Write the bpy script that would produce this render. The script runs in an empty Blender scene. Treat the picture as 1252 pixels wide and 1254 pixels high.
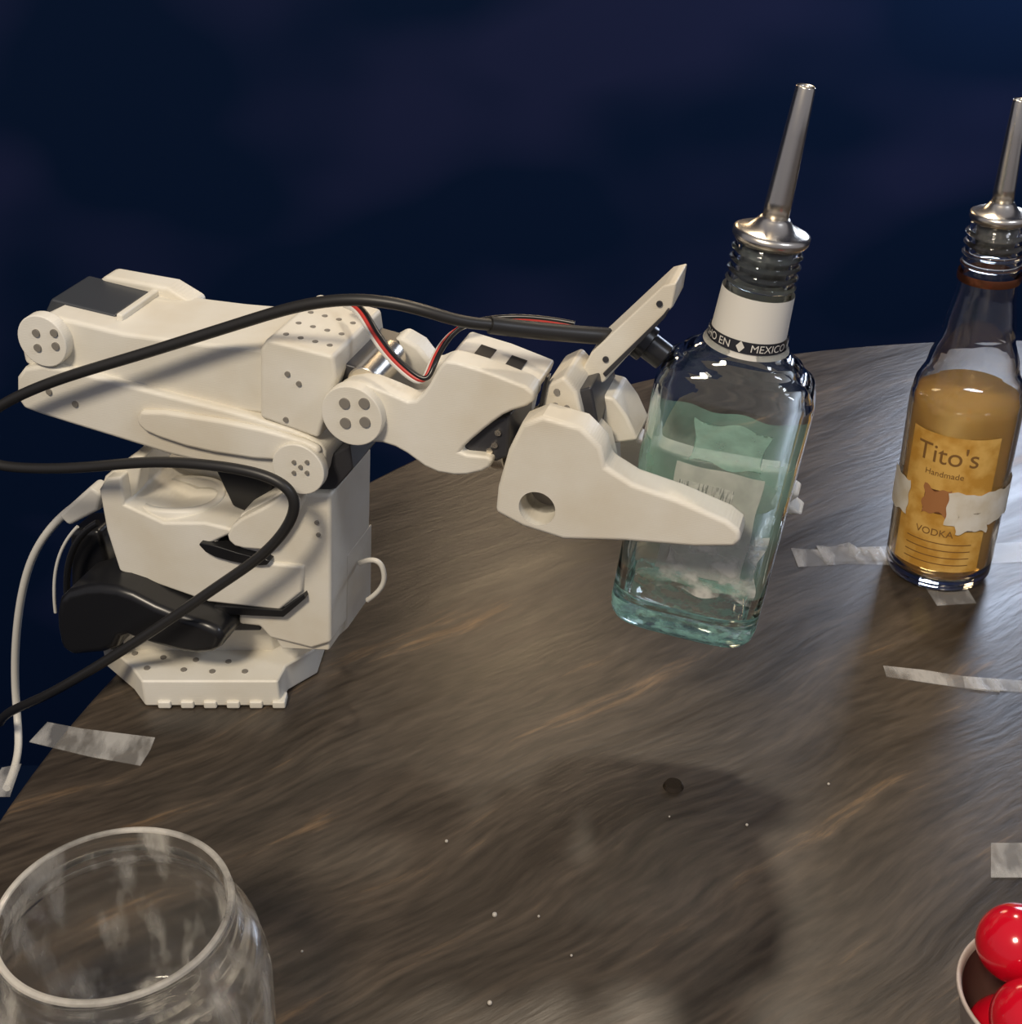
import bpy, bmesh, math, random
from mathutils import Vector, Matrix
random.seed(4)
D=bpy.data; C=bpy.context
TZ=0.75                      # table top height
CAM=Vector((0,0,1.147)); F=1700.0; P=math.radians(30)
cP,sP=math.cos(P),math.sin(P)
try:
    C.scene.view_settings.view_transform='Standard'
except Exception as e: print(e)

# ---------- survey helpers: measured points -> world coordinates ----------
def ray(px,py):
    u=(px-626)/F; v=(py-627)/F
    return Vector((u, cP-sP*v, -(sP+cP*v)))
def on_z(px,py,z=TZ):
    r=ray(px,py); return CAM+r*((z-CAM.z)/r.z)
TH=math.atan(0.3)
E=Vector((math.cos(TH),-math.sin(TH),0)); N=Vector((-math.sin(TH),-math.cos(TH),0))
O=Vector((-0.09,0.54,0))
def R(px,py,s=0.0):          # point in the arm's vertical working plane, s metres in front of it
    r=ray(px,py); t=((O+N*s)-CAM).dot(N)/r.dot(N); return CAM+r*t

# ---------- materials ----------
def mat(name,col,rough=.5,metal=0,**k):
    m=D.materials.new(name); m.use_nodes=True; b=m.node_tree.nodes['Principled BSDF']
    b.inputs['Base Color'].default_value=(*col,1); b.inputs['Roughness'].default_value=rough; b.inputs['Metallic'].default_value=metal
    for kk,v in k.items(): b.inputs[kk.replace('_',' ')].default_value=v
    return m
def nt(m): return m.node_tree.nodes,m.node_tree.links,m.node_tree.nodes['Principled BSDF']
def ramp(n,stops):
    r=n.new('ShaderNodeValToRGB'); e=r.color_ramp.elements
    while len(e)<len(stops): e.new(.5)
    for i,(p,c) in enumerate(stops): e[i].position=p; e[i].color=(*c,1)
    return r
M_white=mat('printed_plastic_white',(.80,.75,.66),.45)
n,l,b=nt(M_white)
tc=n.new('ShaderNodeTexCoord'); w=n.new('ShaderNodeTexWave'); w.bands_direction='Z'; w.inputs['Scale'].default_value=420; w.inputs['Distortion'].default_value=1.0
l.new(tc.outputs['Object'],w.inputs['Vector']); bp=n.new('ShaderNodeBump'); bp.inputs['Strength'].default_value=.10; bp.inputs['Distance'].default_value=.0004
ng=n.new('ShaderNodeTexNoise'); ng.inputs['Scale'].default_value=350; ng.inputs['Detail'].default_value=3; l.new(tc.outputs['Object'],ng.inputs['Vector'])
ma=n.new('ShaderNodeMath'); ma.operation='MULTIPLY_ADD'; ma.inputs[1].default_value=1.2; l.new(ng.outputs['Fac'],ma.inputs[0]); l.new(w.outputs['Fac'],ma.inputs[2])
l.new(ma.outputs[0],bp.inputs['Height']); l.new(bp.outputs['Normal'],b.inputs['Normal'])
ns=n.new('ShaderNodeTexNoise'); ns.inputs['Scale'].default_value=22; ns.inputs['Detail'].default_value=4; ns.inputs['Roughness'].default_value=.5; l.new(tc.outputs['Object'],ns.inputs['Vector'])
rp=ramp(n,[(.32,(.69,.63,.51)),(.50,(.75,.71,.61)),(.7,(.80,.77,.69))]); l.new(ns.outputs['Fac'],rp.inputs['Fac']); l.new(rp.outputs['Color'],b.inputs['Base Color'])
M_hole=mat('screw_hole_grey',(.22,.20,.17),.6)
M_black=mat('black_plastic',(.012,.012,.013),.3)
M_dark=mat('servo_case',(.035,.035,.04),.35)
M_servo=mat('servo_case_grey',(.04,.045,.053),.4)
M_cable=mat('cable_black',(.02,.019,.018),.42)
M_red=mat('wire_red',(.55,.05,.04),.4)
M_wcable=mat('cable_white',(.7,.68,.62),.4)
M_metal=mat('steel',(.80,.74,.64),.27,1)
M_cork=mat('pourer_rubber',(.10,.10,.09),.5)
M_ball=mat('red_candy',(.62,.004,.018),.16); M_ball.node_tree.nodes['Principled BSDF'].inputs['Coat Weight'].default_value=.5
M_cup=mat('cup_wall',(.50,.42,.37),.4)
def glass(name,col,rough=.015,ior=1.47):
    return mat(name,col,rough,0,Transmission_Weight=1.0,IOR=ior)
M_green=glass('bottle_glass_aqua',(.955,.99,.982))
M_clear=glass('clear_glass',(.99,.99,.98))
M_liq=mat('amber_spirit',(1.0,.62,.18),.05,0,Transmission_Weight=.52,IOR=1.34)
def add_painted_glints(m,col,lo,hi,scale,p0=.42,p1=.7,stretch=(1,1,1)):  # mixes pale painted highlights into a glass, spread by noise
    n,l,b=nt(m); out=n['Material Output']; tc=n.new('ShaderNodeTexCoord'); mp=n.new('ShaderNodeMapping'); mp.inputs['Scale'].default_value=stretch
    a=n.new('ShaderNodeTexNoise'); a.inputs['Scale'].default_value=scale; a.inputs['Detail'].default_value=5; l.new(tc.outputs['Object'],mp.inputs[0]); l.new(mp.outputs[0],a.inputs['Vector'])
    r=ramp(n,[(p0,(lo,)*3),(p1,(hi,)*3)]); l.new(a.outputs['Fac'],r.inputs['Fac'])
    d=n.new('ShaderNodeBsdfPrincipled'); d.inputs['Base Color'].default_value=(*col,1); d.inputs['Roughness'].default_value=.3
    tr=n.new('ShaderNodeBsdfTranslucent'); tr.inputs[0].default_value=(*col,1); m1=n.new('ShaderNodeMixShader'); l.new(d.outputs[0],m1.inputs[1]); l.new(tr.outputs[0],m1.inputs[2])
    mx=n.new('ShaderNodeMixShader'); l.new(r.outputs[0],mx.inputs[0]); l.new(b.outputs[0],mx.inputs[1]); l.new(m1.outputs[0],mx.inputs[2]); l.new(mx.outputs[0],out.inputs[0])
M_jar=glass('jar_glass',(.985,.975,.95),.015,1.45); add_painted_glints(M_jar,(.95,.91,.82),.03,.5,95,.50,.72,(1,1,.3))  # whitish reflections put into the glass colour as pale streaks
M_jrim=glass('jar_rim_glints',(.98,.97,.95),.03,1.45); add_painted_glints(M_jrim,(.98,.93,.84),.25,.8,45,.4,.6)  # stronger white mix: bright rim highlights painted in
M_gbase=glass('bottle_base_aqua_glints',(.82,.98,.94),.03,1.5); add_painted_glints(M_gbase,(.50,.92,.80),.05,.6,150,.42,.60,(1,1,1.6))  # teal highlights of the thick base painted into its glass

def wood():
    m=mat('wood_dark',(.1,.08,.06),.42); n,l,b=nt(m)
    tc=n.new('ShaderNodeTexCoord')
    mp=n.new('ShaderNodeMapping'); mp.inputs['Rotation'].default_value=(0,0,math.radians(-36)); 
    l.new(tc.outputs['Object'],mp.inputs['Vector'])
    warp=n.new('ShaderNodeTexNoise'); warp.inputs['Scale'].default_value=4; warp.inputs['Detail'].default_value=3
    l.new(mp.outputs[0],warp.inputs['Vector'])
    vm=n.new('ShaderNodeVectorMath'); vm.operation='SCALE'; vm.inputs['Scale'].default_value=.07; l.new(warp.outputs['Color'],vm.inputs[0])
    ad=n.new('ShaderNodeVectorMath'); l.new(mp.outputs[0],ad.inputs[0]); l.new(vm.outputs[0],ad.inputs[1])
    m2=n.new('ShaderNodeMapping'); m2.inputs['Scale'].default_value=(5,48,1); l.new(ad.outputs[0],m2.inputs['Vector'])
    a=n.new('ShaderNodeTexNoise'); a.inputs['Scale'].default_value=1; a.inputs['Detail'].default_value=9; a.inputs['Roughness'].default_value=.68
    l.new(m2.outputs[0],a.inputs['Vector'])
    m3=n.new('ShaderNodeMapping'); m3.inputs['Scale'].default_value=(60,340,1); l.new(ad.outputs[0],m3.inputs['Vector'])
    f=n.new('ShaderNodeTexNoise'); f.inputs['Scale'].default_value=1; f.inputs['Detail'].default_value=6; l.new(m3.outputs[0],f.inputs['Vector'])
    r1=ramp(n,[(.28,(.024,.018,.013)),(.48,(.050,.039,.029)),(.60,(.074,.056,.040)),(.70,(.20,.125,.065))]); l.new(a.outputs['Fac'],r1.inputs['Fac'])
    r2=ramp(n,[(.3,(.65,.65,.65)),(.7,(1.28,1.28,1.28))]); l.new(f.outputs['Fac'],r2.inputs['Fac'])
    mx=n.new('ShaderNodeMix'); mx.data_type='RGBA'; mx.blend_type='MULTIPLY'; mx.inputs[0].default_value=1
    l.new(r1.outputs[0],mx.inputs[6]); l.new(r2.outputs[0],mx.inputs[7]); l.new(mx.outputs[2],b.inputs['Base Color'])
    bp=n.new('ShaderNodeBump'); bp.inputs['Strength'].default_value=.35; bp.inputs['Distance'].default_value=.0005
    l.new(f.outputs['Fac'],bp.inputs['Height']); l.new(bp.outputs[0],b.inputs['Normal'])
    rr=ramp(n,[(.3,(.28,)*3),(.7,(.44,)*3)]); l.new(a.outputs['Fac'],rr.inputs['Fac']); l.new(rr.outputs[0],b.inputs['Roughness'])
    return m
M_wood=wood()
def navy(name,c1,c2,sc,off=(0,0,0)):
    m=mat(name,c1,.85); n,l,b=nt(m); tc=n.new('ShaderNodeTexCoord'); mp=n.new('ShaderNodeMapping'); mp.inputs['Location'].default_value=off; mp.inputs['Scale'].default_value=(1,1,1.7)
    a=n.new('ShaderNodeTexNoise'); a.inputs['Scale'].default_value=sc; a.inputs['Detail'].default_value=1.5; l.new(tc.outputs['Object'],mp.inputs[0]); l.new(mp.outputs[0],a.inputs['Vector'])
    r=ramp(n,[(.48,c1),(.64,c2)]); l.new(a.outputs['Fac'],r.inputs['Fac']); l.new(r.outputs[0],b.inputs['Base Color']); b.inputs['Specular IOR Level'].default_value=.1
    return m
M_wall=navy('wall_navy',(.0012,.0095,.038),(.011,.017,.060),3.6,(.0,0,.35))
M_floor=navy('floor_navy',(.002,.010,.036),(.004,.013,.042),3)
def tape_mat():
    m=D.materials.new('clear_tape'); m.use_nodes=True; n,l,b=nt(m); out=n['Material Output']
    b.inputs['Base Color'].default_value=(.68,.66,.62,1); b.inputs['Roughness'].default_value=.22
    tc=n.new('ShaderNodeTexCoord'); a=n.new('ShaderNodeTexNoise'); a.inputs['Scale'].default_value=110; a.inputs['Detail'].default_value=4
    mp=n.new('ShaderNodeMapping'); mp.inputs['Scale'].default_value=(1,.35,1); l.new(tc.outputs['Object'],mp.inputs[0]); l.new(mp.outputs[0],a.inputs['Vector'])
    r=ramp(n,[(.42,(.12,.12,.12)),(.64,(.50,.50,.50))]); l.new(a.outputs['Fac'],r.inputs['Fac'])
    t=n.new('ShaderNodeBsdfTransparent'); mx=n.new('ShaderNodeMixShader'); l.new(r.outputs[0],mx.inputs[0]); l.new(t.outputs[0],mx.inputs[1]); l.new(b.outputs[0],mx.inputs[2]); l.new(mx.outputs[0],out.inputs[0])
    bp=n.new('ShaderNodeBump'); bp.inputs['Strength'].default_value=.5; bp.inputs['Distance'].default_value=.001; l.new(a.outputs['Fac'],bp.inputs['Height']); l.new(bp.outputs[0],b.inputs['Normal'])
    return m
M_tape=tape_mat()

# ---------- mesh helpers ----------
def empty(name,loc):
    e=D.objects.new(name,None); e.location=loc; e.empty_display_size=.02; C.collection.objects.link(e); return e
def par(o,p):
    if p is not None:
        o.parent=p; o.matrix_parent_inverse=Matrix.Translation(-p.location)
def obj(name,me,m,parent=None,smooth=False):
    o=D.objects.new(name,me); C.collection.objects.link(o)
    if m: me.materials.append(m)
    if smooth:
        for p in me.polygons: p.use_smooth=True
    par(o,parent); return o
def chaikin(p,k):
    for _ in range(k):
        q=[]
        for i in range(len(p)):
            a=Vector(p[i]); c=Vector(p[(i+1)%len(p)]); q+= [a.lerp(c,.22),a.lerp(c,.78)]
        p=[tuple(x) for x in q]
    return p
def prism(name,front,off,m,parent=None,bev=.0015,seg=3):
    bm=bmesh.new(); k=len(front)
    a=[bm.verts.new(v) for v in front]; c=[bm.verts.new(v+off) for v in front]
    bm.faces.new(a); bm.faces.new(c[::-1])
    for i in range(k): bm.faces.new((a[i],c[i],c[(i+1)%k],a[(i+1)%k]))
    bmesh.ops.recalc_face_normals(bm,faces=bm.faces)
    me=D.meshes.new(name); bm.to_mesh(me); bm.free()
    o=obj(name,me,m,parent)
    if bev:
        md=o.modifiers.new('b','BEVEL'); md.width=bev; md.segments=seg; md.limit_method='ANGLE'; md.angle_limit=math.radians(40)
        for p in me.polygons: p.use_smooth=True
        wn=o.modifiers.new('w','WEIGHTED_NORMAL'); wn.keep_sharp=True
    return o
def plate(name,pts,s,t,m,parent,rnd=1,bev=.0015):
    return prism(name,[R(x,y,s) for x,y in chaikin(pts,rnd)],-N*t,m,parent,bev)
def slab(name,pts,z0,z1,m,parent,rnd=0,bev=.0015):
    pts=chaikin(pts,rnd)
    return prism(name,[Vector((x,y,z1)) for x,y in pts],Vector((0,0,z0-z1)),m,parent,bev)
def cyl(name,c,axis,r,h,m,parent,seg=40,bev=.0006,r2=None):
    bm=bmesh.new(); bmesh.ops.create_cone(bm,cap_ends=True,segments=seg,radius1=r,radius2=r if r2 is None else r2,depth=h)
    me=D.meshes.new(name)
    bm.transform(Matrix.Translation(c)@Vector(axis).to_track_quat('Z','Y').to_matrix().to_4x4()); bm.to_mesh(me); bm.free()
    o=obj(name,me,m,parent,True)
    if bev:
        md=o.modifiers.new('b','BEVEL'); md.width=bev; md.segments=2; md.limit_method='ANGLE'
        o.modifiers.new('w','WEIGHTED_NORMAL')
    return o
def drill(o,c,axis,r,h):      # cut a real round hole into a part, then discard the cutter
    cut=cyl('cutter',c,axis,r,h,None,None,48,0)
    for p in cut.data.polygons: p.use_smooth=False
    md=o.modifiers.new('bool','BOOLEAN'); md.operation='DIFFERENCE'; md.object=cut; md.solver='EXACT'
    wn=o.modifiers.get('w')
    if wn: o.modifiers.remove(wn)
    C.view_layer.update()
    me=D.meshes.new_from_object(o.evaluated_get(C.evaluated_depsgraph_get()))
    o.modifiers.clear(); o.data=me; D.objects.remove(cut)
    w2=o.modifiers.new('w','WEIGHTED_NORMAL'); w2.keep_sharp=True
    me.set_sharp_from_angle(angle=math.radians(35))
def holes(name,pts,s,r,parent,m=M_hole):
    bm=bmesh.new(); rot=N.to_track_quat('Z','Y').to_matrix().to_4x4()
    for x,y in pts:
        c=R(x,y,s+.0002); bmesh.ops.create_cone(bm,cap_ends=True,segments=20,radius1=r,radius2=r,depth=.0008,matrix=Matrix.Translation(c)@rot)
    me=D.meshes.new(name); bm.to_mesh(me); bm.free(); return obj(name,me,m,parent)
def tube(name,pts,r,m,parent):
    cu=D.curves.new(name,'CURVE'); cu.dimensions='3D'; cu.bevel_depth=r; cu.bevel_resolution=4; cu.use_fill_caps=True
    sp=cu.splines.new('NURBS'); sp.points.add(len(pts)-1)
    for q,p in zip(sp.points,pts): q.co=(*p,1)
    sp.order_u=4; sp.use_endpoint_u=True; sp.resolution_u=8
    o=D.objects.new(name,cu); cu.materials.append(m); C.collection.objects.link(o); par(o,parent); return o
def loft(name,secs,m,parent,mtx,K=64,capb=True,capt=True,flip=False):
    bm=bmesh.new(); rings=[]
    for z,a,b_,e in secs:
        rg=[]
        for i in range(K):
            t=2*math.pi*i/K; c,s=math.cos(t),math.sin(t)
            rg.append(bm.verts.new((a*math.copysign(abs(c)**(2/e),c),b_*math.copysign(abs(s)**(2/e),s),z)))
        rings.append(rg)
    for A,B in zip(rings,rings[1:]):
        for i in range(K): bm.faces.new((A[i],A[(i+1)%K],B[(i+1)%K],B[i]))
    if capb: bm.faces.new(rings[0][::-1])
    if capt: bm.faces.new(rings[-1])
    bm.transform(mtx); bmesh.ops.recalc_face_normals(bm,faces=bm.faces)
    if flip: bmesh.ops.reverse_faces(bm,faces=bm.faces)
    me=D.meshes.new(name); bm.to_mesh(me); bm.free(); return obj(name,me,m,parent,True)
def interp(keys,nper=5):
    out=[]
    for i in range(len(keys)-1):
        p1=keys[i];p2=keys[i+1]
        for j in range(nper):
            t=j/nper; row=[b_+(c-b_)*(t*t*(3-2*t)) for b_,c in zip(p1,p2)]
            row[0]=p1[0]+(p2[0]-p1[0])*t
            out.append(tuple(row))
    out.append(keys[-1]); return out
mm=.001
def S(rows): return [(z*mm,a*mm,b_*mm,e) for z,a,b_,e in rows]

# ---------- room ----------
def quad(name,vs,m):
    me=D.meshes.new(name); me.from_pydata(vs,[],[(0,1,2,3)]); return obj(name,me,m)
quad('wall_back',[(-4,1.35,0),(4,1.35,0),(4,1.35,2.8),(-4,1.35,2.8)],M_wall)
quad('floor',[(-4,-3,0),(4,-3,0),(4,1.35,0),(-4,1.35,0)],M_floor)
# ---------- table ----------
tcx,tcy,tr=.37,.352,.588
table=empty('round_table',(tcx,tcy,0))
cyl('tabletop',(tcx,tcy,TZ-.015),(0,0,1),tr,.03,M_wood,table,200,.003)
cyl('pedestal',(tcx,tcy,.375),(0,0,1),.04,.71,M_black,table)
cyl('foot_disc',(tcx,tcy,.0125),(0,0,1),.26,.025,M_black,table,80)

# ---------- robot arm ----------
arm=empty('robot_arm',(-.15,.55,TZ))
W=M_white
slab('base_foot',[(-.168,.508),(-.106,.508),(-.104,.520),(-.092,.533),(-.088,.585),(-.185,.585),(-.196,.560),(-.194,.539),(-.176,.520)],TZ+.0005,TZ+.015,W,arm,0,.0012)
for i in range(6):
    x=-.162+i*.0105
    slab('foot_tooth',[(x,.5065),(x+.006,.5065),(x+.006,.515),(x,.515)],TZ+.0002,TZ+.004,W,arm,0,.0008)
slab('base_column',[(-.182,.532),(-.112,.532),(-.100,.545),(-.100,.583),(-.182,.583)],TZ+.014,TZ+.040,W,arm,0,.0012)
slab('base_motor',[(-.165,.526),(-.115,.526),(-.115,.57),(-.165,.57)],TZ+.030,TZ+.052,M_dark,arm,0,.001)
bm=bmesh.new()
for x,y in [(165,800),(200,805),(240,808),(280,810),(225,820),(300,822),(180,818),(260,822)]:
    bmesh.ops.create_cone(bm,cap_ends=True,segments=16,radius1=.0014,radius2=.0014,depth=.0006,matrix=Matrix.Translation(on_z(x,y,TZ+.0153)))
me=D.meshes.new('foot_holes'); bm.to_mesh(me); bm.free(); obj('foot_holes',me,M_hole,arm)
# shoulder housing
plate('shoulder_housing',[(121,600),(130,586),(148,584),(152,618),(200,640),(250,640),(292,650),(262,664),(330,690),(372,694),(370,725),(342,748),(255,738),(146,700),(130,650)],.032,.046,W,arm,0,.0015)
plate('housing_ear',[(121,605),(128,584),(163,558),(176,560),(168,600),(150,625)],.026,.010,W,arm,0,.0012)
rc=R(222,606,.012)
BR=Matrix.Translation((rc.x,rc.y,rc.z))
loft('shoulder_cup',S([(-26,20,17,2.4),(0,20,17,2.4),(1,19.4,16.4,2.4),(1,16.4,13.4,2.4),(-9,15.4,12.4,2.4)]),W,arm,BR,48)
cyl('cup_horn',(rc.x+.003,rc.y+.002,rc.z-.007),(0,0,1),.0065,.005,W,arm)
plate('shoulder_tower',[(292,632),(345,602),(405,606),(405,788),(382,795),(330,782),(318,768),(292,765)],.030,.046,W,arm,0,.0018)
plate('tower_foot_tab',[(330,770),(405,775),(403,797),(345,795)],.028,.03,W,arm,0,.001)
plate('tower_step',[(405,700),(425,680),(425,770),(405,788)],.012,.03,W,arm,0,.001)
plate('motor_gap',[(240,664),(262,668),(300,680),(332,686),(325,694),(290,690),(255,680)],.0345,.01,M_black,arm,1,.0005)
plate('tower_slot',[(262,742),(345,748),(372,728),(374,733),(347,756),(262,752)],.0335,.004,M_black,arm,0,.0003)
plate('bearing_arm',[(276,660),(285,640),(330,618),(352,600),(372,612),(352,650),(330,675),(290,672)],.036,.008,W,arm,1,.0015)
holes('tower_holes',[(388,640),(390,655),(305,655),(318,637)],.0302,.0010,arm)
plate('shoulder_back_wall',[(170,562),(205,560),(330,580),(330,640),(250,640),(170,600)],-.008,.014,W,arm,0,.0015)
plate('shoulder_motor',[(262,572),(335,590),(330,640),(285,620)],.016,.012,M_black,arm,0,.001)
# upper arm
plate('upper_arm',[(20,452),(20,498),(60,512),(168,545),(215,560),(290,575),(335,592),(360,605),(388,598),(398,575),(398,548),(370,530),(300,508),(180,478),(60,446)],.034,.050,W,arm,1,.002)
plate('upper_arm_rib',[(172,500),(300,520),(390,545),(392,562),(330,566),(240,552),(180,532),(165,518)],.037,.004,W,arm,1,.0018)
cyl('shoulder_hub',R(368,572,.0365),N,.0115,.005,W,arm)
plate('shoulder_servo',[(386,600),(402,560),(428,545),(432,575),(410,600)],.026,.04,M_dark,arm,0,.001)
holes('shoulder_screws',[(368,572),(360,566),(376,566),(376,579),(360,579)],.0392,.0009,arm)
holes('arm_screw',[(92,495),(60,480)],.0342,.0014,arm)
# forearm
plate('forearm',[(24,418),(34,398),(60,386),(150,408),(240,420),(325,428),(325,508),(180,492),(90,468),(30,446)],.030,.046,W,arm,0,.002)
plate('elbow_hump',[(112,352),(128,338),(205,352),(238,372),(238,410),(112,400)],-.010,.012,W,arm,0,.002)
plate('elbow_servo',[(54,384),(62,366),(142,386),(142,410),(60,398)],.018,.030,M_servo,arm,0,.0012)
plate('elbow_servo_lid',[(142,384),(150,386),(150,412),(142,410)],.020,.034,W,arm,0,.0008)
cyl('elbow_disc',R(56,415,.0325),N,.0115,.006,W,arm)
holes('elbow_screws',[(44,408),(66,408),(68,424),(46,426)],.0357,.0017,arm)
plate('wrist_motor_mount',[(318,428),(326,415),(408,436),(412,462),(390,538),(318,512)],.034,.052,W,arm,0,.0018)
holes('mount_screws',[(352,458),(350,514),(366,470)],.0342,.0011,arm)
bm=bmesh.new()
for sx in range(4):
    for sy in range(3):
        c=R(340+sx*18,420+sx*4.6,.034)-N*(.008+sy*.012); c.z+=.0001
        bmesh.ops.create_cone(bm,cap_ends=True,segments=14,radius1=.0012,radius2=.0012,depth=.0012,matrix=Matrix.Translation(c))
me=D.meshes.new('mount_top_holes'); bm.to_mesh(me); bm.free(); obj('mount_top_holes',me,M_hole,arm)
plate('wrist_servo',[(396,470),(420,445),(455,455),(452,480),(420,500),(400,520)],.024,.04,M_dark,arm,0,.001)
# wrist link
plate('wrist_link',[(399,495),(412,474),(445,469),(478,482),(505,494),(522,478),(538,448),(548,440),(600,456),(655,478),(652,496),(620,506),(600,520),(570,545),(562,556),(606,560),(598,576),(565,584),(528,578),(490,550),(462,541),(425,546),(402,528)],.038,.012,W,arm,1,.0015)
plate('wrist_link_rear',[(468,425),(490,412),(512,425),(530,448),(548,440),(600,456),(655,478),(645,520),(560,560),(500,520),(470,470)],-.008,.012,W,arm,0,.002)
plate('wrist_link_top',[(540,450),(548,440),(600,456),(655,478),(650,492),(600,472)],.028,.030,W,arm,0,.0012)
cyl('wrist_disc',R(434,506,.0395),N,.0128,.006,W,arm)
holes('wrist_screws',[(422,494),(446,494),(447,517),(423,518)],.0427,.0022,arm)
plate('roll_servo',[(560,550),(600,515),(625,508),(622,560),(608,566),(575,562)],.034,.034,M_dark,arm,0,.0015)
cyl('roll_horn',R(617,538,.020),E,.012,.006,M_metal,arm)
holes('roll_screws',[(606,545),(610,530),(600,552)],.0343,.0013,arm,M_metal)
cyl('wrist_pin',R(462,452,.012),N,.007,.03,M_metal,arm)
# two slots let into the sloping top of the link (aligned to its edge direction)
a0=R(548,440,.028); a1=R(655,478,.028); sl=(a1-a0).normalized(); up=sl.cross(N).normalized()
if up.z<0: up=-up
bm=bmesh.new()
for fr in (.30,.66):
    c=a0.lerp(a1,fr)-N*.013+up*.0004
    mt=Matrix((( sl.x,N.x,up.x,c.x),(sl.y,N.y,up.y,c.y),(sl.z,N.z,up.z,c.z),(0,0,0,1)))
    bmesh.ops.create_cube(bm,size=1,matrix=mt@Matrix.Diagonal((.0065,.013,.0012,1)))
me=D.meshes.new('link_slots'); bm.to_mesh(me); bm.free(); obj('link_slots',me,M_black,arm)
# gripper
gb=plate('gripper_body',[(606,628),(609,598),(622,552),(638,520),(664,510),(712,524),(736,548),(742,572),(775,593),(830,612),(890,638),(905,650),(908,662),(900,671),(850,671),(765,664),(690,662),(640,646)],.046,.014,W,arm,0,.003)
gs=plate('gripper_body_side',[(612,600),(624,554),(640,522),(664,512),(712,526),(736,550),(742,575),(748,600),(742,655),(690,658),(640,640),(611,625)],.036,.020,W,arm,0,.002)
plate('gripper_body_rear',[(640,522),(700,516),(742,552),(745,600),(740,640),(640,630)],.012,.026,W,arm,0,.002)
for o in (gb,gs): drill(o,R(663,614,.040),N,.0073,.030)
cyl('bore_disc',R(663,614,.029),N,.0071,.001,mat('bore_grey',(.30,.27,.23),.5),arm)  # plain grey disc near the bottom of the drilled bore
plate('moving_jaw',[(700,500),(720,480),(765,505),(782,540),(850,560),(975,582),(968,600),(980,608),(966,618),(984,632),(940,630),(850,625),(770,610),(720,575)],-.026,.012,W,arm,0,.0015)
plate('gripper_servo_mount',[(655,515),(668,472),(690,462),(706,480),(712,505),(716,528)],.030,.030,W,arm,0,.0015)
plate('mount_slot',[(664,476),(668,462),(672,462),(662,512),(657,512)],.032,.004,M_black,arm,0,.0003)
plate('gripper_servo',[(702,480),(724,474),(732,515),(728,540),(712,525)],.026,.034,M_dark,arm,0,.001)
plate('gripper_side',[(728,482),(752,488),(768,510),(782,540),(745,545),(732,520)],.012,.022,W,arm,0,.0015)
holes('gripper_screws',[(682,480),(680,497),(694,500),(690,512)],.0303,.0012,arm)
# camera mount
plate('camera_mount',[(702,474),(724,432),(812,350),(829,346),(824,376),(740,468),(712,480)],.012,.022,W,arm,0,.0008)
plate('camera_board',[(738,458),(812,386),(818,378),(820,380),(814,390),(742,462)],.0133,.0200,M_dark,arm,0,.0003)
holes('mount_bolts',[(742,440),(808,372)],.0121,.0012,arm,M_dark)
c0=R(812,436,.0); ax=(E*0.75+Vector((0,0,-.5))).normalized()
cyl('camera_lens',c0-ax*.004,ax,.0055,.010,M_black,arm)
cyl('camera_body',c0-ax*.011,ax,.0075,.008,M_black,arm)
# cables
tube('main_cable',[R(x,y,s) for x,y,s in [(735,415,.004),(715,412,.012),(660,402,.02),(600,398,.03),(560,394,.036),(510,376,.04),(440,364,.042),(370,372,.042),(300,394,.042),(230,416,.042),(160,438,.044),(90,458,.046),(30,480,.046),(-15,505,.046),(-40,535,.046),(-25,566,.046),(20,574,.046),(100,574,.048),(180,564,.050),(250,568,.052),(320,578,.052),(362,600,.052),(362,635,.052),(325,680,.052),(270,715,.052),(200,765,.056),(110,822,.056),(40,862,.05),(5,872,.03),(0,885,.02)]],.0023,M_cable,arm)
tube('lens_cable',[R(x,y,s) for x,y,s in [(600,398,.03),(650,405,.02),(715,410,.014),(745,412,.006)]],.0034,M_cable,arm)
tube('power_cable',[R(x,y,s) for x,y,s in [(118,605,.0),(90,618,0),(55,650,0),(30,700,0),(18,780,0),(18,850,.0),(24,900,.01),(22,935,.03),(8,965,.05)]],.0020,M_wcable,arm)
tube('signal_wire_black',[R(x,y,s) for x,y,s in [(120,640,.02),(90,655,.02),(76,690,.02),(84,745,.02)]],.0016,M_black,arm)
tube('signal_wire_white',[R(x,y,s) for x,y,s in [(95,645,.02),(72,668,.02),(62,700,.02),(68,750,.02)]],.0008,M_wcable,arm)
for i,(m,dx,dy) in enumerate([(M_red,0,0),(M_wcable,-3,2),(M_black,4,-2)]):
    tube('servo_wire',[R(x+dx,y+dy,s) for x,y,s in [(425,372,.0),(440,376,.01),(452,400,.02),(475,435,.03),(505,462,.035),(522,470,.035),(530,440,.03),(555,400,.01),(605,388,0),(660,390,0),(700,398,0)]],.0010,m,arm)
tube('forearm_wire',[R(x,y,-.01) for x,y in [(260,384),(290,382),(330,390)]],.0016,M_red,arm)
tube('tower_wire',[R(x,y,.0) for x,y in [(440,690),(462,680),(474,700),(470,722),(450,735)]],.0012,M_wcable,arm)
plate('usb_plug',[(70,632),(110,596),(124,606),(120,626),(84,645)],.012,.010,M_wcable,arm,0,.002)
# clamp
plate('table_clamp',[(72,728),(110,718),(150,722),(200,748),(262,768),(273,782),(266,800),(235,804),(180,790),(150,778),(140,800),(75,806),(66,760)],.046,.030,M_black,arm,1,.004)
plate('clamp_screw_block',[(84,650),(120,650),(132,690),(130,735),(86,735)],.010,.02,M_black,arm,0,.003)

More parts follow.
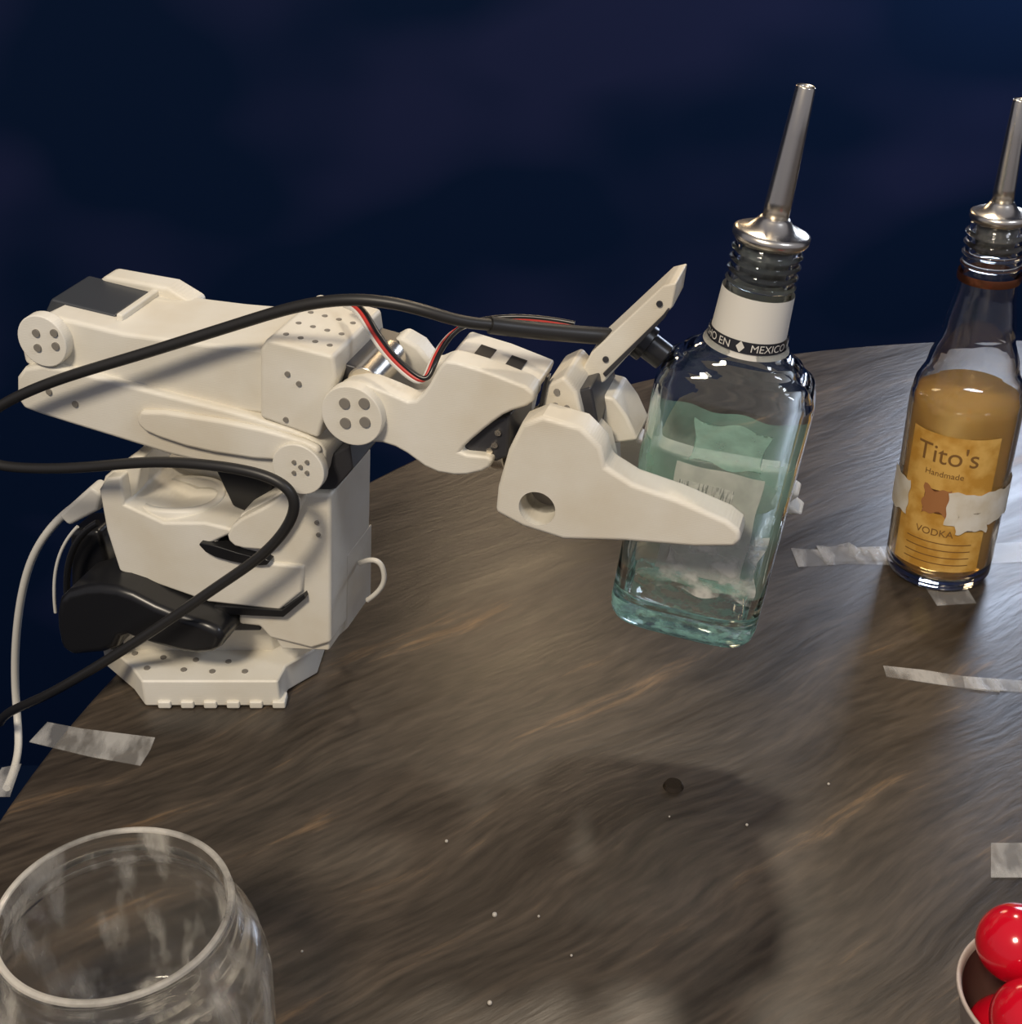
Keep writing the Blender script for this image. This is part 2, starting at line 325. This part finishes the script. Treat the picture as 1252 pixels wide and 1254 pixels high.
# ---------- aqua spirit bottle (held) ----------
B1=Matrix.Translation((.073,.490,.8125))@Matrix.Rotation(math.radians(7.5),4,'Y')@Matrix.Rotation(math.radians(-14),4,'Z')
bot=empty('liquor_bottle',(.073,.49,.8125))
outer=interp([(0,25,15,4),(1.2,28.5,18,4),(5,30.5,20,4.2),(10,31,20.5,4.5),(13,31,20.5,4.5),(108,31,20.5,4.5),(114,29.5,19.5,4),(120,24,17,3),(126,17,14.5,2.3),(132,13.6,13.4,2),(146,12.8,12.8,2),(150,12.4,12.4,2),(168,12.2,12.2,2)],4)
inner=interp([(9,20,10,3),(11,26,15.5,4),(16,28,17.5,4.5),(107,28.2,17.7,4.5),(113,26.5,16.5,4),(119,21,14,3),(125,14.5,12,2.3),(132,11.2,11,2),(146,10.4,10.4,2),(167,9.8,9.8,2)],4)
go=loft('glass_outer',S(outer),M_green,bot,B1)
go.data.materials.append(M_gbase); Bi=B1.inverted()
for p in go.data.polygons:
    if (Bi@p.center).z<.0125: p.material_index=1
loft('glass_inner',S(inner),M_green,bot,B1,flip=True)
for z in (152,156,160,164):
    loft('thread',S([(z-1,12.3,12.3,2),(z,13.4,13.4,2),(z+1,12.3,12.3,2)]),M_green,bot,B1,capb=False,capt=False)
M_paper=mat('collar_paper',(.72,.69,.62),.5); M_band=mat('collar_band',(.02,.02,.025),.4)
loft('neck_collar',S([(126,15.6,15.0,2),(128,14.8,14.6,2),(134,14.3,14.3,2),(149,13.7,13.7,2)]),M_paper,bot,B1,capb=False,capt=False)
loft('collar_band',S([(128.5,15.1,15.0,2),(133,14.7,14.7,2)]),M_band,bot,B1,capb=False,capt=False)
def wrap_text(name,txt,size,rad,z,ang,m,parent,mtx,ex=.0001):
    cu=D.curves.new(name,'FONT'); cu.body=txt; cu.size=size; cu.align_x='CENTER'; cu.align_y='CENTER'; cu.extrude=0
    o=D.objects.new(name,cu); C.collection.objects.link(o); C.view_layer.update()
    me=D.meshes.new_from_object(o.evaluated_get(C.evaluated_depsgraph_get())); D.objects.remove(o)
    bm=bmesh.new(); bm.from_mesh(me)
    bmesh.ops.subdivide_edges(bm,edges=bm.edges,cuts=1)
    for v in bm.verts:
        a=ang+v.co.x/rad; v.co=Vector((math.sin(a)*(rad+ex),-math.cos(a)*(rad+ex),z+v.co.y))
    bm.transform(mtx); bm.to_mesh(me); bm.free(); return obj(name,me,m,parent)
wrap_text('collar_text','HECHO EN ♦ MEXICO ♦ HECHO',.0042,.0151,.1308,.45,M_paper,bot,B1,.0002)
def side_pt(x,a,b_,e): return -b_*(max(0,1-abs(x/a)**e))**(1/e)
def body_label(name,x0,x1,z0,z1,off,m,mtx,parent,edge=.0,back=False):
    nx,nz=36,30; vs=[];fs=[]
    for j in range(nz+1):
        for i in range(nx+1):
            x=x0+(x1-x0)*i/nx; z=z0+(z1-z0)*j/nz
            if edge:
                x+=edge*math.sin(z*260)*(1 if i==nx else -1 if i==0 else 0)
                z+=edge*math.sin(x*300)*(1 if j==nz else -1 if j==0 else 0)
            y=side_pt(x,.031+off,.0205+off,4.5)
            vs.append(mtx@Vector((x,-y if back else y,z)))
    for j in range(nz):
        for i in range(nx):
            a=j*(nx+1)+i; fs.append((a,a+1,a+nx+2,a+nx+1))
    me=D.meshes.new(name); me.from_pydata(vs,[],fs); uv=me.uv_layers.new(name='uv')
    for lp in me.loops:
        k=lp.vertex_index; uv.data[lp.index].uv=((k%(nx+1))/nx,(k//(nx+1))/nz)
    return obj(name,me,m,parent,True)
def label_mat(name,col,lo,hi,sc,bars=False,p0=.42,p1=.56):
    m=mat(name,col,.3); n,l,b=nt(m); out=n['Material Output']
    tc=n.new('ShaderNodeTexCoord'); a=n.new('ShaderNodeTexNoise'); a.inputs['Scale'].default_value=sc; a.inputs['Detail'].default_value=3; l.new(tc.outputs['UV'],a.inputs['Vector'])
    r=ramp(n,[(p0,(lo,)*3),(p1,(hi,)*3)]); l.new(a.outputs['Fac'],r.inputs['Fac'])
    t=n.new('ShaderNodeBsdfTransparent'); mx=n.new('ShaderNodeMixShader'); l.new(r.outputs[0],mx.inputs[0]); l.new(t.outputs[0],mx.inputs[1]); l.new(b.outputs[0],mx.inputs[2]); l.new(mx.outputs[0],out.inputs[0])
    if bars:
        mp=n.new('ShaderNodeMapping'); mp.inputs['Scale'].default_value=(26,1.2,1); l.new(tc.outputs['UV'],mp.inputs[0])
        v=n.new('ShaderNodeTexNoise'); v.inputs['Scale'].default_value=1.6; v.inputs['Detail'].default_value=1; l.new(mp.outputs[0],v.inputs['Vector'])
        r2=ramp(n,[(.40,(.2,.22,.2)),(.5,col)]); l.new(v.outputs['Fac'],r2.inputs['Fac']); l.new(r2.outputs[0],b.inputs['Base Color'])
    return m
M_lg=label_mat('label_green',(.27,.52,.41),.12,.45,2.2,False,.38,.62)
M_lw=label_mat('label_white',(.60,.61,.54),.48,.72,3,False,.35,.65)
M_lw3=label_mat('label_residue',(.74,.73,.66),.0,.75,3.2,False,.42,.60)
M_lb=label_mat('label_barcode',(.62,.63,.57),.5,.75,4,True)
body_label('label_green',-.0300,.0295,.028,.106,.0003,M_lg,B1,bot,.0008)
body_label('label_green_top',-.011,.017,.084,.101,.0005,label_mat('label_arch',(.34,.56,.45),.4,.62,3,False,.35,.65),B1,bot,.0014)
body_label('label_white',-.015,.019,.034,.082,.0006,M_lw,B1,bot,.0003)
body_label('label_residue',-.012,.025,.026,.056,.0009,M_lw3,B1,bot,.0015)
body_label('label_barcode',-.013,.009,.062,.075,.0009,M_lb,B1,bot)
def pourer(parent,mtx,z,sc=1.0,rc=14.2):
    loft('pourer_cap',S([(z-2,rc-1.5,rc-1.5,2),(z,rc,rc,2),(z+2.2,rc,rc,2),(z+3,rc-1.5,rc-1.5,2),(z+3.4,rc-5,rc-5,2),(z+7,5.8,5.8,2),(z+8,5,5,2)]),M_metal,parent,mtx)
    loft('pourer_cork',S([(z-16,8.6,8.6,2),(z-1,9.4,9.4,2)]),M_cork,parent,mtx)
    o=[(z+7,4.9,4.9,2),(z+14,4.8,4.8,2),(z+38,4.0,4.0,2),(z+55*sc,3.4,3.4,2),(z+55*sc+.5,3.2,3.2,2),(z+55*sc-.3,2.8,2.8,2),(z+45*sc,2.8,2.8,2)]
    loft('pourer_spout',S(o),M_metal,parent,mtx)
pourer(bot,B1,169,.99)

# ---------- amber bottle ----------
bx,by=.2275,.628
B2=Matrix.Translation((bx,by,TZ+.0006))
b2=empty('liquor_bottle.001',(bx,by,TZ))
loft('glass_outer',S(interp([(0,22,22,2),(1.5,25.5,25.5,2),(5,27,27,2),(98,27.6,27.6,2),(106,26.6,26.6,2),(118,22,22,2),(135,17.2,17.2,2),(158,14,14,2),(166,13.5,13.5,2),(190,12.6,12.6,2)],4)),M_clear,b2,B2)
loft('glass_inner',S(interp([(5,20,20,2),(7,24,24,2),(12,25.2,25.2,2),(98,25.8,25.8,2),(106,24.8,24.8,2),(118,20.2,20.2,2),(135,15.4,15.4,2),(158,12.2,12.2,2),(189,10.6,10.6,2)],4)),M_clear,b2,B2,flip=True)
loft('amber_liquid',S([(5.4,19.5,19.5,2),(7.5,23.5,23.5,2),(12,24.9,24.9,2),(97,25.4,25.4,2),(104,24.6,24.6,2)]),M_liq,b2,B2)
for z in (170,175,180,185):
    loft('thread',S([(z-1.3,12.9,12.9,2),(z,14.4,14.4,2),(z+1.3,12.9,12.9,2)]),M_clear,b2,B2,capb=False,capt=False)
loft('neck_seal',S([(162,14.7,14.7,2),(163.5,14.9,14.9,2),(166,14.6,14.6,2)]),mat('seal_copper',(.28,.10,.05),.25,.9),b2,B2,capb=False,capt=False)
pourer(b2,B2,192,.98,13.6)
def cyl_patch(name,rad,a0,a1,z0,z1,m,parent,mtx,edge=0):
    nx,nz=32,16; vs=[];fs=[]
    for j in range(nz+1):
        for i in range(nx+1):
            a=a0+(a1-a0)*i/nx; z=z0+(z1-z0)*j/nz
            if edge and j in(0,nz): z+=edge*math.sin(a*9+j)+edge*.6*math.sin(a*23)
            if edge and i in(0,nx): a+=edge*20*math.sin(z*700)
            vs.append(mtx@Vector((math.sin(a)*rad,-math.cos(a)*rad,z)))
    for j in range(nz):
        for i in range(nx):
            k=j*(nx+1)+i; fs.append((k,k+1,k+nx+2,k+nx+1))
    me=D.meshes.new(name); me.from_pydata(vs,[],fs); return obj(name,me,m,parent,True)
def mottle(name,c1,c2,sc,r=.5):
    m=mat(name,c1,r); n,l,b=nt(m); tc=n.new('ShaderNodeTexCoord'); a=n.new('ShaderNodeTexNoise'); a.inputs['Scale'].default_value=sc; a.inputs['Detail'].default_value=5
    l.new(tc.outputs['Object'],a.inputs['Vector']); rr=ramp(n,[(.38,c1),(.6,c2)]); l.new(a.outputs['Fac'],rr.inputs['Fac']); l.new(rr.outputs[0],b.inputs['Base Color']); return m
M_ly=mottle('label_yellow',(.54,.27,.04),(.72,.43,.11),90); M_lt=mat('label_print',(.22,.11,.03),.5); M_lw2=mottle('paper_tape',(.64,.56,.42),(.76,.71,.61),70,.5)
cyl_patch('front_label',.0279,-1.25,.42,.014,.090,M_ly,b2,B2)
wrap_text('label_title','Tito\'s',.0140,.0280,.079,-.50,M_lt,b2,B2,.0001)
wrap_text('label_sub','Handmade',.0045,.0280,.069,-.50,M_lt,b2,B2,.0001)
cyl_patch('label_picture',.02805,-.80,-.30,.046,.061,mat('label_brown',(.40,.17,.06),.5),b2,B2,.0015)
wrap_text('label_small','VODKA',.0055,.0280,.036,-.50,M_lt,b2,B2,.0001)
for z in (.018,.022,.026,.030): cyl_patch('label_rule',.02805,-1.0,.2,z,z+.0005,M_lt,b2,B2)
cyl_patch('paper_tape',.0284,-.35,1.9,.042,.060,M_lw2,b2,B2,.0007)
cyl_patch('paper_tape_fold',.0286,-.15,.45,.038,.050,M_lw2,b2,B2,.0011)
cyl_patch('paper_tape_end',.0284,-1.9,-1.10,.040,.060,M_lw2,b2,B2,.0008)

# ---------- glass jar ----------
jx,jy=-.1215,.307
jar=empty('glass_jar',(jx,jy,TZ)); BJ=Matrix.Translation((jx,jy,TZ+.0005))
prof=S(interp([(0,30,30,2),(1.5,35,35,2),(6,39,39,2),(25,44.5,44.5,2),(45,45,45,2),(58,43,43,2),(67,38.5,38.5,2),(73,36.3,36.3,2),(77,36.6,36.6,2),(79,36.2,36.2,2),(79.4,35.3,35.3,2),(79,34.3,34.3,2),(76,33.9,33.9,2),(72,33.8,33.8,2),(66,36,36,2),(57,40.6,40.6,2),(45,42.6,42.6,2),(25,42,42,2),(10,36,36,2),(7,28,28,2)],4))
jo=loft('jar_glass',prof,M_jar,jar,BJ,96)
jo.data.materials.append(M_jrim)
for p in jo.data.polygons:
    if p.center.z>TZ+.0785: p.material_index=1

# ---------- cup with red balls ----------
cx,cy=.1715,.303
cup=empty('snack_cup',(cx,cy,TZ)); BC=Matrix.Translation((cx,cy,TZ+.0005))
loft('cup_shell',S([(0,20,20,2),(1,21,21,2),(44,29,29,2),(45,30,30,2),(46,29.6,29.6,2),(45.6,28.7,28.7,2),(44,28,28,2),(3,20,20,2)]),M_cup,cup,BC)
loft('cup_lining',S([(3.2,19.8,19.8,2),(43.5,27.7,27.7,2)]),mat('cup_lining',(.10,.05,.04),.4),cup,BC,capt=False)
bm=bmesh.new()
for x,y,z in [(-.010,.012,.056),(-.012,-.013,.050),(.013,.0,.050),(.0,.0,.030),(-.012,.0,.028),(.009,.008,.028),(.012,-.022,.047)]:
    bmesh.ops.create_uvsphere(bm,u_segments=40,v_segments=24,radius=.0127,matrix=Matrix.Translation((cx+x,cy+y,TZ+z)))
me=D.meshes.new('red_balls'); bm.to_mesh(me); bm.free(); obj('red_balls',me,M_ball,None,True)

# ---------- tape strips, crumbs ----------
def tape(pts,h=.0005):
    p=[on_z(x,y,TZ+h) for x,y in pts]
    prism('clear_tape_strip',p,Vector((0,0,-h+.0001)),M_tape,None,0)
tape([(58,884),(100,892),(190,903),(184,918),(172,937),(110,926),(36,908)])
tape([(2,940),(26,935),(12,975),(-20,975)])
tape([(969,671),(1000,673),(1040,664),(1050,670),(1105,668),(1112,692),(1040,690),(978,694)])
tape([(1000,668),(1060,672),(1100,672),(1104,684),(1010,688)],.0009)
tape([(1200,666),(1290,662),(1290,686),(1205,690)])
tape([(1132,716),(1180,712),(1196,738),(1148,741)])
tape([(1082,815),(1130,820),(1180,828),(1290,836),(1290,850),(1180,842),(1086,828)])
tape([(1180,828),(1225,832),(1225,846),(1182,842)],.0009)
tape([(1214,1032),(1290,1032),(1290,1074),(1214,1074)])
bm=bmesh.new()
c=on_z(825,961,TZ+.001); bmesh.ops.create_cone(bm,cap_ends=True,segments=24,radius1=.0045,radius2=.0035,depth=.0018,matrix=Matrix.Translation(c))
me=D.meshes.new('metal_nut'); bm.to_mesh(me); bm.free(); obj('metal_nut',me,mat('nut',(.06,.045,.03),.25,.7))
bm=bmesh.new()
for x,y,r in [(606,1120,1.0),(547,1030,.7),(600,1228,.9),(915,1010,.6),(1015,960,.6),(660,1122,.5),(370,1165,.5),(820,1000,.4),(700,1170,.5)]:
    bmesh.ops.create_icosphere(bm,subdivisions=2,radius=r*mm,matrix=Matrix.Translation(on_z(x,y,TZ+.0005)))
me=D.meshes.new('crumbs'); bm.to_mesh(me); bm.free(); obj('crumbs',me,mat('crumb',(.5,.46,.4),.5),None,True)

# ---------- lights ----------
def area(name,loc,tgt,size,e,col):
    L=D.lights.new(name,'AREA'); L.shape='DISK'; L.size=size; L.energy=e; L.color=col
    o=D.objects.new(name,L); o.location=loc; o.rotation_euler=(Vector(tgt)-Vector(loc)).to_track_quat('-Z','Y').to_euler(); C.collection.objects.link(o)
area('key_lamp',(.20,1.22,1.98),(.1,.5,.75),.10,4.6,(1,.84,.64))
area('fill_lamp',(-.5,-.6,2.2),(0,.55,.8),.35,24,(1,.87,.69))  # fill added on the camera side to light the arm's front
area('side_lamp',(.9,-.2,1.9),(.1,.6,.8),.25,4,(.82,.88,1))
area('cool_sheen_lamp',(.52,1.28,1.10),(.25,.85,.75),.22,2.1,(.70,.80,1))  # unseen cool lamp, added for the bluish sheen on the table
area('warm_sheen_lamp',(.0,1.28,1.20),(.0,.65,.75),.16,.55,(1,.74,.45))  # warm lamp added out of view to give the tabletop a golden sheen
wd=D.worlds.new('World'); C.scene.world=wd; wd.use_nodes=True
wd.node_tree.nodes['Background'].inputs[0].default_value=(.85,.85,1,1); wd.node_tree.nodes['Background'].inputs[1].default_value=.24
# ---------- camera ----------
cd=D.cameras.new('camera'); cam=D.objects.new('camera',cd); C.collection.objects.link(cam)
cam.location=CAM; cam.rotation_euler=(math.radians(60),0,0)
cd.sensor_fit='HORIZONTAL'; cd.sensor_width=36; cd.lens=36*F/1252; cd.clip_start=.01
C.scene.camera=cam
